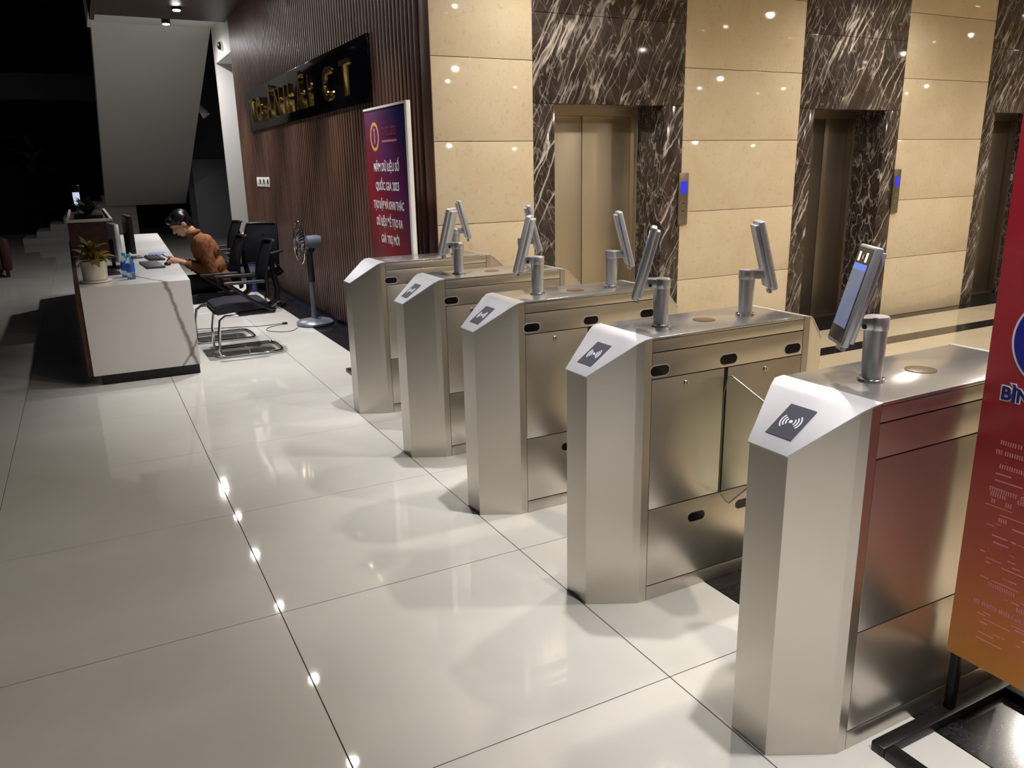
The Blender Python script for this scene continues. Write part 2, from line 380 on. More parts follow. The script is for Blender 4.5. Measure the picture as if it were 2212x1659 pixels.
def build_far():
    # white recess beyond the timber wall
    b = B(); box(b, WX, 4.2, 14.3, 14.42, 0, 3.8); box(b, WX, WX+.25, 12.86, 14.29, 3.26, 3.8); struct('wall_right', b, 'white_paint')
    b = B(); box(b, 3.9, 4.2, 12.86, 14.29, 0, 3.79); struct('wall_recess', b, 'white_paint')
    b = B(); box(b, .5, WX+.02, -2.5, 13.1, 3.69, 3.78); box(b, .44, .5, -2.5, 13.1, 3.62, 4.2); struct('ceiling', b, 'wood_ceiling')
    b = B(); box(b, .5, 4.2, 13.11, 14.42, 3.8, 3.9); box(b, .44, .499, 13.11, 14.42, 3.72, 4.2); struct('ceiling_far', b, 'white_paint')
    b = B(); box(b, WX+.3, 12.4, -2.5, WY+.6, 3.201, 3.3); box(b, WX+.04, WX+.29, -2.5, WY-.01, 3.19, 3.68); struct('ceiling_lobby', b, 'white_paint')
    b = B(); box(b, WX+.3, 12.4, -2.5, -2.4, 0, 3.2); struct('wall_front', b, 'cream_stone')
    b = B(); box(b, 12.4, 12.5, -2.5, WY+.6, 0, 3.2); struct('wall_end', b, 'cream_stone')
    # sloping underside of the upper stair flight
    b = B(); hull(b, [(.5, 14.421, 3.8), (2.215, 14.421, 3.8), (2.3, 21.8, .84), (.5, 21.8, .84)], [(.5, 14.421, 4.1), (2.215, 14.421, 4.1), (2.3, 21.8, 1.14), (.5, 21.8, 1.14)])
    struct('ceiling_slope', b, 'white_paint')
    b = B(); box(b, 2.32, 6, 21.0, 21.2, 0, 5); struct('wall_far', b, 'dark_paint')
    d = struct('door_4'); d.location = (2.8, 20.99, 0)
    bx('door_leaf', 'grey_door', d, -.36, .46, -.05, 0, 0, 1.88, .004); bx('door_frame', 'dark_paint', d, .46, .52, -.06, 0, 0, 1.94, .003)
    b = B(); box(b, -9, 6, 26.6, 27, 0, 9); struct('wall_night', b, 'night_wall')
    b = B(); box(b, -9, 1.6, 23.6, 24.2, 3.39, 3.98); struct('trim_1', b, 'dark_paint')
    st = thing('staircase', 'pale stepped staircase rising behind the reception desk in the dark', 'stairs', (-1.34, 21.9, 0))
    for k in range(8):
        bx('step', 'stair_white', st, k*.3, 2.5, 0, 1.6, k*.153+(0 if k == 0 else .0005), (k+1)*.153, .004)
build_far()

# ================================================================== LIGHT FITTINGS
def spot(name, loc, power, col, size, blend, parent, r=.05):
    l = bpy.data.lights.new(name, 'SPOT'); l.energy = power; l.color = col; l.spot_size = size; l.spot_blend = blend; l.shadow_soft_size = r
    o = bpy.data.objects.new(name, l); C.objects.link(o); o.parent = parent; o.location = loc; return o
ROW = [(1.2, -.5), (1.68, 1.15), (1.73, 2.75), (1.73, 4.35), (1.47, 6.1), (1.47, 7.5), (1.47, 9.2), (1.47, 10.75), (1.47, 12.2), (1.47, 13.6)]
LAB = ['round ceiling spotlight on the dark timber ceiling over the turnstile row',
       'round ceiling spotlight on the dark timber ceiling over the desk chairs',
       'ceiling spotlight at the far edge of the timber ceiling before the white recess',
       'black cylinder spotlight under the white ceiling before the sloping stair underside']
for i, (x, y) in enumerate(ROW):
    far = i == 9; z = 3.8 if far else 3.69
    lab = LAB[0] if i < 4 else LAB[1] if i < 8 else LAB[i-6]
    t = thing('ceiling_spotlight', lab, 'ceiling light', (x, y, z), 0, 'spotlights in a row along the entrance ceiling')
    hh = .1 if far else .03
    b = B(); lathe(b, [(.05, 0), (.062, -.004), (.062, -hh), (.048, -hh-.002)], (0, 0, 0), 24); obj('housing', b, 'plastic_black', t)
    b = B(); lathe(b, [(.047, -hh-.0021), (.046, -hh-.010), (.02, -hh-.014)], (0, 0, 0), 24); obj('lens', b, 'lamp_glow', t)
    spot('spot_light', (0, 0, -hh-.03), 260.0 if far else ROW_W*(1.7 if i == 0 else .8 if i < 4 else 1.1), ROW_COL, math.radians(175 if far else 66 if i == 0 else 50 if i < 4 else 68), 1.0, t, .045)
for x in (3.0, 6.45, 9.9):
    for y in (1.4, 2.97, 4.53):
        t = thing('recessed_downlight', 'round recessed downlight in the white lift lobby ceiling', 'ceiling light', (x, y, 3.2), 0, 'downlights in the lift lobby ceiling')
        b = B(); lathe(b, [(.085, 0), (.085, -.006), (.07, -.008), (.066, -.001)], (0, 0, 0), 28); obj('trim_ring', b, 'plastic_white', t)
        b = B(); lathe(b, [(.064, -.0005), (.064, -.004), (.05, -.005)], (0, 0, 0), 28); obj('diffuser', b, 'lobby_glow', t)
        spot('down_light', (0, 0, -.03), LOBBY_W*(.45 if y > 4 else 1.), LOBBY_COL, math.radians(165), .6, t, .065)

for x, y, lab in ((-5.2, 18.5, 'added out-of-view fill lamp high over the dark staircase'),):
    z = 6.2 if x < 0 else 4.2
    t = thing('added_hall_lamp', lab, 'ceiling light', (x, y, z))  # out-of-view lamp with its plate, added to brighten the dark staircase
    b = B(); lathe(b, [(.14, 0), (.16, -.01), (.16, -.05), (.12, -.06)], (0, 0, 0), 24); obj('housing', b, 'plastic_white', t)
    b = B(); lathe(b, [(.118, -.0601), (.11, -.075), (.05, -.085)], (0, 0, 0), 24); obj('lens', b, 'lamp_soft', t)
    b = B(); box(b, -.3, .3, -.3, .3, .001, .1); obj('ceiling_plate', b, 'dark_paint', t, False)
    spot('hall_fill_light', (0, 0, -.12), 60.0, (1, .97, .95), math.radians(150), .5, t, .1)
# ================================================================== TURNSTILES
HL, HW, EW, SX, TZ, LZ = .565, .155, .065, .395, 1.0, .877
YC = [5.01, 4.05, 3.166, 2.264, 1.367]
TX = 2.005
def pill(bm, x, z, y, sgn, w=.084, h=.04, d=.004):
    r = h/2; n = 8; pts = []
    for k in range(n+1): a = -PI/2+PI*k/n; pts.append((x+w/2-r+math.cos(a)*r, z+math.sin(a)*r))
    for k in range(n+1): a = PI/2+PI*k/n; pts.append((x-w/2+r+math.cos(a)*r, z+math.sin(a)*r))
    hull(bm, [(p[0], y, p[1]) for p in pts], [(p[0], y+sgn*d, p[1]) for p in pts])
def make_turnstile(label, yc, south, north, stickers):
    t = thing('turnstile', label, 'turnstile', (TX, yc, 0), 0, 'row of turnstiles across the lobby entrance')
    cw = HW-.005
    b = B(); box(b, -SX+.03, SX-.03, -cw, cw, 0, TZ-.01); obj('core', b, 'seam', t, False)
    for s in (-1, 1):      # chamfered end column
        xm = SX+.022; wm = HW+(EW-HW)*(.022/(HL-SX)); sh = [(SX-.036, HW, TZ), (SX-.004, HW, TZ-.0035), (xm, wm, TZ-.017), (HL, EW, LZ)]
        def loft(st, off0, off1, ex=0.):
            b = B(); rings = []
            for i, (x, w_, z) in enumerate(st):
                zl = off0 if off0 == 0 else z+off0
                rings.append([b.verts.new((s*x, y, zz)) for y, zz in ((-w_-ex, zl), (w_+ex, zl), (w_+ex, z+off1), (-w_-ex, z+off1))])
            b.faces.new(rings[0]); b.faces.new(rings[-1][::-1])
            for A, D in zip(rings, rings[1:]):
                for k in range(4): b.faces.new((A[k], A[(k+1) % 4], D[(k+1) % 4], D[k]))
            return b
        obj('end_column', loft(sh, 0, -.004), 'steel', t, False)
        pl = sh[:-1]+[(HL+.006, EW-.003, LZ-.004)]
        rp = obj('reader_plate', loft(pl, -.0038, .0002, .004), 'plate', t)
        sl = Vector((HL-xm, 0, LZ-TZ+.017)).normalized(); nn = Vector((-sl.z, 0, sl.x))
        def Q(u, y, h): q = Vector((xm, 0, TZ-.017-.0033))+sl*(u-.025)+nn*h; return (s*q.x, y, q.z)
        if s < 0 and stickers:
            w2, u0, u1 = .042, .062, .168
            lo = [Q(u, y, .0036) for u, y in ((u0, -w2), (u1, -w2), (u1, w2), (u0, w2))][::-1]; hi = [Q(u, y, .0046) for u, y in ((u0, -w2), (u1, -w2), (u1, w2), (u0, w2))][::-1]
            b = B(); hull(b, lo, hi); obj('reader_sticker', b, 'sticker', rp, False)
            b = B(); um = (u0+u1)/2
            def disc(cu, cy, r): 
                k = [(cu+r*math.cos(a*PI/6), cy+r*math.sin(a*PI/6)) for a in range(12)]
                hull(b, [Q(u, y, .0047) for u, y in k], [Q(u, y, .0051) for u, y in k])
            disc(um, 0, .0055)
            for rr in (.013, .021, .029):
                for a0 in (math.radians(80), math.radians(260)):
                    k1 = [(um+(rr+.002)*math.cos(a0-.72+q*.24), (rr+.002)*math.sin(a0-.72+q*.24)) for q in range(7)]
                    k0 = [(um+(rr-.002)*math.cos(a0-.72+q*.24), (rr-.002)*math.sin(a0-.72+q*.24)) for q in range(7)]
                    for q in range(6):
                        quad = [k1[q], k1[q+1], k0[q+1], k0[q]]
                        hull(b, [Q(u, y, .0047) for u, y in quad], [Q(u, y, .0051) for u, y in quad])
            obj('wave_symbol', b, 'white_print', rp, False)
    bx('top_plate', 'steel_top', t, -SX+.037, SX-.037, -HW, HW, TZ-.01, TZ, .002)
    b = B(); lathe(b, [(.042, TZ), (.042, TZ+.0012), (.039, TZ+.0016)], (0, 0, 0), 28); obj('indicator_disc', b, 'indicator', t)
    x0, x1 = -SX+.038, SX-.038
    for sg, full in ((-1, south), (1, north)):
        def pan(nm, a, c, z0, z1):
            ya, yb = sorted((sg*(cw+.0002), sg*HW)); return bx(nm, 'steel', t, a, c, ya, yb, z0, z1, .0012)
        pan('top_rail', x0, x1, .9475, .9885); sb = pan('sensor_band', x0, x1, .853, .944)
        lp = pan('lower_panel', x0, x1, .060, .3625); pan('plinth', x0, x1, 0, .0565)
        if full:
            a = pan('door_panel', x0, -.031, .366, .8495); c = pan('door_panel', -.012, x1, .366, .8495)
            for px in (-.325, -.013, .307):
                b = B(); pill(b, px, .881, sg*HW, sg, .088, .044, .0006); obj('sensor_rim', b, 'plate', sb, False)
                b = B(); pill(b, px, .881, sg*(HW+.0007), sg, .08, .036, .001); obj('sensor_window', b, 'sensor', sb, False)
            for px in (-.132, .102):
                b = B(); pill(b, px, .291, sg*HW, sg, .08, .036, .0015); obj('sensor_window', b, 'sensor', lp, False)
            for px, pp in ((-.207, a), (.172, c)):
                b = B(); cone(b, (px, sg*HW, .82), (px, sg*(HW+.006), .82), .0105, .009, 18); k = obj('lock', b, 'chrome', pp)
                bx('keyhole', 'sensor', pp, px-.0015, px+.0015, *sorted((sg*(HW+.0061), sg*(HW+.0066))), .815, .825)
            # clear wing folded out of the slot
            poly = [(-.004, .752), (.012, .818), (.03, .826), (.272, .742), (.275, .62), (.25, .545), (.052, .338), (.04, .338), (-.004, .364)]
            wx = -.021
            b = B(); hull(b, [(wx-.004, sg*(HW+u), z) for u, z in poly], [(wx+.004, sg*(HW+u), z) for u, z in poly])
            wg = obj('wing', b, 'acrylic', t, False)
            b = B(); tube(b, [(wx, sg*(HW+u), z) for u, z in poly], .0028, 6, True); obj('wing_edge', b, 'acrylic_edge', wg)
        else:
            pan('door_panel', x0, x1, .366, .8495)
    return t
TL = ['stainless steel turnstile against the cream stone wall, beside the purple and red banner',
      'stainless steel turnstile, second out from the cream stone wall',
      'stainless steel turnstile in the middle of the row of five',
      'stainless steel turnstile, second from the red and orange banner stand',
      'stainless steel turnstile right beside the red and orange banner stand, brightest reader plate']
for i, yc in enumerate(YC): make_turnstile(TL[i], yc, i != 4, i != 0, i > 0)

def make_terminal(label, x, yc, rz):
    t = thing('face_terminal', label, 'access terminal', (x, yc, TZ), rz, 'face recognition terminals on the turnstiles')
    b = B(); lathe(b, [(.036, 0), (.036, .006), (.031, .009)], (0, 0, 0), 24); obj('base_ring', b, 'chrome', t)
    b = B(); lathe(b, [(.026, .006), (.030, .138)], (0, 0, 0), 24); obj('post', b, 'aluminium', t)
    b = B(); lathe(b, [(.031, .1382), (.032, .14), (.032, .170), (.030, .173)], (0, 0, 0), 24); box(b, -.062, 0, -.026, .026, .139, .1725, .004); hd = obj('head_joint', b, 'aluminium', t)
    b = B(); cone(b, (-.04, -.0262, .15), (-.04, -.030, .15), .006, .006, 12); obj('screw', b, 'plastic_black', hd)
    # tilted slab
    ang = math.radians(14.5); M = Matrix.Translation((-.056, 0, .226)) @ Matrix.Rotation(ang, 4, 'Y')
    b = B(); box(b, -.018, .004, -.058, .058, -.132, .132, .006, 3, M); box(b, .004, .018, -.048, .048, -.12, .122, .004, 2, M); bd = obj('terminal_body', b, 'device_shell', t)
    b = B(); box(b, -.0192, -.0178, -.050, .050, -.122, .124, 0, 1, M); gl = obj('glass_front', b, 'device_glass', t, False)
    b = B(); box(b, -.0199, -.0193, -.045, .045, -.085, .066, 0, 1, M); obj('display', b, 'screen_on', gl, False)
    b = B(); box(b, -.0199, -.0193, -.045, .045, .066, .082, 0, 1, M); obj('display_bar', b, 'screen_bar', gl, False)
    for yy in (-.028, .022):
        b = B(); box(b, -.0199, -.0193, yy, yy+.012, .088, .112, .0002, 1, M); obj('flash_led', b, 'led', gl, False)
    b = B(); cone(b, M @ Vector((-.0193, 0, .1)), M @ Vector((-.0205, 0, .1)), .007, .006, 14); obj('camera_lens', b, 'chrome', gl)
    b = B(); box(b, -.002, .012, -.02, .02, -.146, -.131, .002, 1, M); obj('cable_gland', b, 'aluminium', t)
    return t
names = ['turnstile at the cream wall', 'second turnstile from the cream wall', 'middle turnstile', 'second turnstile from the red banner', 'turnstile beside the red banner']
for i, yc in enumerate(YC):
    if i != 0: make_terminal('grey face terminal facing the reception side on the '+names[i], 1.80, yc, (0, -.75, -.66, -.66, -.56)[i])
    if i != 4: make_terminal('grey face terminal turned towards the lifts on the '+names[i], 2.21, yc, PI-(.30, .38, .48, .56, 0)[i])

# ================================================================== BANNERS
def stand_base(t, y0, y1, hx, hz=.03, hx2=None):
    w = .042; hx2 = hx if hx2 is None else hx2
    b = B(); box(b, -hx, hx2, y1-w, y1, 0, hz, .004); box(b, -hx, hx2, y0, y0+w, 0, hz, .004)
    box(b, -hx, -hx+w, y0+w, y1-w, 0, hz, .004); box(b, hx2-w, hx2, y0+w, y1-w, 0, hz, .004); obj('base_frame', b, 'frame_black', t)
def build_red_banner():
    t = thing('banner_stand', 'red to orange poster stand with a blue round emblem beside the last turnstile', 'banner stand', (2.0, .74, 0))
    stand_base(t, -.46, .44, .29)
    for y in (.423, -.44):
        bx('post', 'frame_black', t, .0095, .034, y-.012, y+.012, .03, .299, .002)
    bx('poster_board', 'banner_red_orange', t, -.009, .009, -.45, .437, .222, 2.02, .001)
    b = B(); box(b, .0095, .024, -.45, -.43, .3, 2.02); box(b, .0095, .024, .413, .433, .3, 2.02); box(b, .0095, .024, -.43, .413, 2.0, 2.02); obj('poster_frame', b, 'frame_black', t, False)
    ye, ze = .264, 1.138
    b = B(); cone(b, (-.0092, ye, ze), (-.0102, ye, ze), .12, .12, 64); em = obj('emblem', b, 'white_print', t, False)
    b = B(); cone(b, (-.0103, ye, ze), (-.0108, ye, ze), .1145, .1145, 64); obj('emblem_field', b, 'emblem_blue', em, False)
    b = B(); cone(b, (-.0109, ye, ze), (-.0113, ye, ze), .088, .088, 48); obj('emblem_centre', b, 'white_print', em, False)
    text_obj('lettering_outline', 'BÌNH', .047, 'white_print', t, face_mx(-.0096, .392, .978), .0004, 'LEFT', 1.0, .0045)
    text_obj('lettering', 'BÌNH', .047, 'print_navy', t, face_mx(-.0104, .392, .978), .0004, 'LEFT', 1.0, .0015)
    rnd = random.Random(4); b = B()
    z = .86
    while z > .30:
        y = .40-rnd.random()*.05-abs(z-.62)*.06; row_tall = rnd.random() < .22
        while y > -.40:
            ln = rnd.choice((.006, .012, .02, .04, .07)); 
            if rnd.random() < .62:
                if row_tall:
                    for q in range(int(ln/.006)+1): box(b, -.0098, -.0091, y-q*.006-.003, y-q*.006, z, z+.011)
                else: box(b, -.0098, -.0091, y-ln, y, z, z+rnd.choice((.0012, .002, .003)))
            y -= ln+rnd.choice((.004, .01, .03, .06))
        z -= rnd.choice((.009, .013, .018))
    o = obj('printed_dashes', b, 'print_pink', t, False); o['kind'] = 'stuff'
build_red_banner()
def build_purple_banner():
    t = thing('banner_stand', 'purple to dark red poster stand with white lettering in front of the slatted timber wall', 'banner stand', (1.99, 5.66, 0))
    y0, y1 = -.465, .455
    stand_base(t, y0, y1, .3, .03, .2)
    for y in (y0+.03, y1-.03): bx('post', 'frame_black', t, -.012, .012, y-.012, y+.012, .03, .3, .002)
    bx('poster_board', 'banner_blue_red', t, -.01, .01, y0+.03, y1, .22, 1.99, .001)
    b = B(); box(b, -.02, .012, y0-.005, y0+.03, .21, 2.005, .002); box(b, -.014, .012, y0+.03, y1+.004, 1.99, 2.005); obj('poster_frame', b, 'plastic_white', t)
    cx = -.0106
    for s, z in (('NĂM DỮ LIỆU SỐ', 1.555), ('QUỐC GIA 2023', 1.42), ('TẠO LẬP VÀ KHAI THÁC', 1.285), ('DỮ LIỆU ĐỂ TẠO RA', 1.16), ('GIÁ TRỊ MỚI', 1.035)):
        k = {'TẠO LẬP VÀ KHAI THÁC': .72, 'DỮ LIỆU ĐỂ TẠO RA': .74}.get(s, .86)
        text_obj('lettering', s, .082, 'white_print', t, face_mx(cx, .02, z), .0005, 'CENTER', k, .0012)
    text_obj('date_lettering', '10.10.2023', .085, 'print_maroon', t, face_mx(cx, -.07, 1.80), .0005, 'CENTER', .85, .001)
    b = B()
    for k in range(12): box(b, cx-.0005, cx, -.23+k*.026, -.23+k*.026+.018, 1.755, 1.770)
    obj('small_lettering', b, 'print_pink', t, False)
    b = B(); R = .085; n = 40; yc, zc = .235, 1.80
    tube(b, [(cx, yc+R*math.cos(2*PI*k/n), zc+R*1.06*math.sin(2*PI*k/n)) for k in range(n)], .012, 6, True)
    for v in b.verts: v.co.x = cx+(v.co.x-cx)*.04
    lg = obj('ring_logo', b, 'print_gold', t)
    b = B(); box(b, cx-.0006, cx, yc-.012, yc+.012, zc-.05, zc+.03); ell(b, (cx, yc, zc+.045), (.0006, .016, .016)); obj('logo_figure', b, 'print_pink', lg)
build_purple_banner()

# ================================================================== WALL SIGN, SWITCH, CALL PANELS
def build_sign():
    t = thing('wall_sign', 'glossy black sign board with raised gold capital letters on the slatted timber wall', 'sign', (WX, 9.15, 2.1))
    bx('board', 'sign_black', t, -.03, -.001, -2.58, 2.6, 0, .52, .003)
    def yl(y): return y-9.15
    for ch, y in (('T', 11.42), ('O', 10.95), ('À', 10.30), ('N', 9.86), ('H', 9.38), ('À', 8.80), ('I', 8.42), ('C', 7.76), ('T', 7.18)):
        text_obj('letter', ch, .42, 'gold', t, face_mx(-.045, yl(y), .10), .014, 'CENTER', 1.0, .004)
build_sign()
t = thing('switch_panel', 'white multi-gang switch panel on the slatted timber wall', 'switch', (WX, 11.35, 1.37))
bx('plate', 'plastic_white', t, -.018, -.001, -.42, .42, 0, .125, .004)
for k in range(6): bx('rocker', 'plastic_black' if k % 2 == 0 else 'plastic_white', t, -.022, -.0185, -.36+k*.125, -.29+k*.125, .04, .10, .002)
for lab, x, y, z0, z1 in (('steel lift call panel with blue display between first and second lifts from timber wall', 4.435, WY-.005, 1.07, 1.49), ('steel lift call panel with blue display between second and third lifts from timber wall', 7.10, WY-.005, 1.05, 1.47)):
    t = thing('call_panel', lab, 'call panel', (x, y, z0), 0, 'lift call panels')
    h = z1-z0
    bx('faceplate', 'steel_dark', t, -.05, .05, -.018, -.0005, 0, h, .003)
    bx('display', 'lcd_blue', t, -.03, .03, -.0195, -.0182, h*.60, h*.84)
    for q in (.27, .42):
        b = B(); cone(b, (0, -.018, h*q), (0, -.021, h*q), .015, .014, 20); bt = obj('button', b, 'chrome', t)
        b = B(); cone(b, (0, -.0211, h*q), (0, -.0216, h*q), .008, .008, 16); obj('button_mark', b, 'sensor', bt)

# security camera and small wall lamp in the far recess
t = thing('security_camera', 'small dark dome camera on the white beam past the timber wall', 'camera', (WX, 13.5, 3.42))
b = B(); ell(b, (-.03, 0, 0), (.05, .06, .06)); obj('dome', b, 'plastic_black', t)
b = B(); cone(b, (-.0, 0, 0), (-.03, 0, 0), .075, .07, 24); obj('mount', b, 'plastic_white', t)
t = thing('wall_lamp', 'small white spotlight on an arm beside the stair underside', 'lamp', (2.32, 17.6, 2.84))
b = B(); tube(b, [(.0, 0, .12), (.0, 0, .0)], .02, 8); obj('arm', b, 'plastic_white', t)
b = B(); cone(b, (0, 0, 0), (.12, -.05, -.18), .05, .085, 18); obj('lamp_head', b, 'plastic_white', t)
spot('wall_light', (.17, -.07, -.25), 26.0, (1, .97, .95), math.radians(120), .8, t, .04).rotation_euler = (math.radians(25), math.radians(20), 0)

# ================================================================== RECEPTION DESK
DZ = .76
def build_desk():
    t = thing('reception_desk', 'long reception desk with white veined stone end and top', 'desk', (.28, 6.70, 0))
    L = 5.7; W0, W1, E0, E1 = -.385, .385, -.47, .60      # plan widens slightly to the far end
    def quad(nm, m, a0, a1, c0, c1, y0, y1, z0, z1):
        b = B(); hull(b, [(a0, y0, z0), (a1, y0, z0), (c1, y1, z0), (c0, y1, z0)], [(a0, y0, z1), (a1, y0, z1), (c1, y1, z1), (c0, y1, z1)]); return obj(nm, b, m, t, False)
    quad('top_slab', 'desk_stone', W0, W1, E0, E1, 0, L, DZ-.03, DZ)
    bx('end_panel', 'desk_stone', t, W0, W1, 0, .03, .08, DZ-.0302)
    bx('end_panel', 'desk_stone', t, E0, E1, L-.03, L, .0, DZ-.0302)
    quad('front_panel', 'counter_wood', W0-.035, W0-.001, E0-.035, E0-.001, .012, L, .08, DZ)
    bx('plinth', 'plinth_black', t, W0+.05, W1-.005, .025, .085, 0, .079); bx('plinth', 'plinth_black', t, W0+.05, W0+.08, .0855, L-.031, 0, .079)
    quad('back_rail', 'counter_wood', W0+.0, W0+.02, E0, E0+.02, .031, L-.031, .08, DZ-.031)
    c = thing('raised_counter', 'dark red timber box counter with a cream rim on the far part of the desk', 'counter', (.28, 6.70, DZ+.001))
    b = B(); hull(b, [(W0-.05, 2.3, 0), (W0+.34, 2.3, 0), (W0+.34, 5.0, 0), (W0-.09, 5.0, 0)], [(W0-.05, 2.3, .36), (W0+.34, 2.3, .36), (W0+.34, 5.0, .36), (W0-.09, 5.0, .36)]); obj('counter_body', b, 'counter_wood', c, False)
    b = B()
    for a in ((W0-.06, W0-.035, 2.28, 5.02), (W0+.325, W0+.35, 2.28, 5.02)): box(b, a[0], a[1], a[2], a[3], .361, .39, .004)
    box(b, W0-.035, W0+.325, 2.28, 2.305, .361, .39, .004); obj('counter_rim', b, 'pot', c)
build_desk()

def leaf_mesh(name, ln, wd, droop, m):
    b = B(); n = 6; rows = []
    for k in range(n+1):
        u = k/n; x = ln*u*(1-.25*droop*u); z = ln*(.35*u-droop*u*u*.8); w_ = wd*math.sin(PI*min(1, u*.92+.08))**.8*(1-.2*u)
        rows.append([b.verts.new((x, -w_, z+w_*.25)), b.verts.new((x, 0, z)), b.verts.new((x, w_, z+w_*.25))])
    for k in range(n):
        for j in range(2): b.faces.new((rows[k][j], rows[k+1][j], rows[k+1][j+1], rows[k][j+1]))
    bmesh.ops.solidify(b, geom=b.faces[:], thickness=.0012)
    me = bpy.data.meshes.new(name); finish(me, b, True, 1.2); me.materials.append(MATS[m]); return me
def add_leaves(t, me_list, n, z0, rnd, rr=.015, tilt=(.1, 1.1), sc=(.8, 1.15)):
    for k in range(n):
        o = bpy.data.objects.new('leaf', me_list[k % len(me_list)]); C.objects.link(o); o.parent = t
        a = k*2.4+rnd.uniform(-.3, .3); o.location = (rr*math.cos(a), rr*math.sin(a), z0+rnd.uniform(0, .03))
        o.rotation_euler = (rnd.uniform(-.3, .3), -rnd.uniform(*tilt), a); s = rnd.uniform(*sc); o.scale = (s, s, s)
def build_desk_plant():
    rnd = random.Random(11)
    t = thing('potted_plant', 'yellow-green leafy plant in a cream cylinder pot on the stone-faced end of the desk', 'potted plant', (.012, 7.02, DZ))
    b = B(); lathe(b, [(.105, 0), (.115, .006), (.115, .016), (.10, .017)], (0, 0, 0), 32); obj('saucer', b, 'pot', t)
    b = B(); lathe(b, [(.078, .018), (.088, .022), (.094, .165), (.086, .165), (.084, .14)], (0, 0, 0), 32); obj('pot', b, 'pot', t)
    b = B(); lathe(b, [(.083, .13), (.083, .147), (.02, .152)], (0, 0, 0), 24); obj('soil', b, 'soil', t)
    ms = [leaf_mesh('leaf_a', .17, .03, .55, 'leaf_yellow'), leaf_mesh('leaf_b', .15, .034, .9, 'leaf_yellow'), leaf_mesh('leaf_c', .14, .026, .2, 'leaf_yellow')]
    for k in range(7):
        a = k*.9; b = B(); tube(b, [(.02*math.cos(a), .02*math.sin(a), .148), (.03*math.cos(a), .03*math.sin(a), .19), (.035*math.cos(a), .035*math.sin(a), .24)], .003, 6); obj('stem', b, 'leaf_yellow', t)
    add_leaves(t, ms, 20, .165, rnd, .03, (-.25, .5)); add_leaves(t, ms, 16, .215, rnd, .02, (.3, 1.0), (.7, 1.0))
    t = thing('potted_plant', 'dark green bushy plant in the trough on the raised timber counter', 'potted plant', (.04, 9.5, 1.1215))
    b = B(); box(b, -.13, .13, -.28, .28, 0, .06, .006); obj('trough', b, 'soil', t)
    ms = [leaf_mesh('leaf_d', .22, .036, .7, 'leaf_green'), leaf_mesh('leaf_e', .19, .036, .3, 'leaf_green')]
    for c in (-.18, 0, .18):
        for k in range(15):
            o = bpy.data.objects.new('leaf', ms[k % 2]); C.objects.link(o); o.parent = t
            a = k*2.4; o.location = (.02*math.cos(a), c+.03*math.sin(a), .06); o.rotation_euler = (0, -rnd.uniform(.5, 1.25), a); s = rnd.uniform(.7, 1.1); o.scale = (s, s, s)
build_desk_plant()
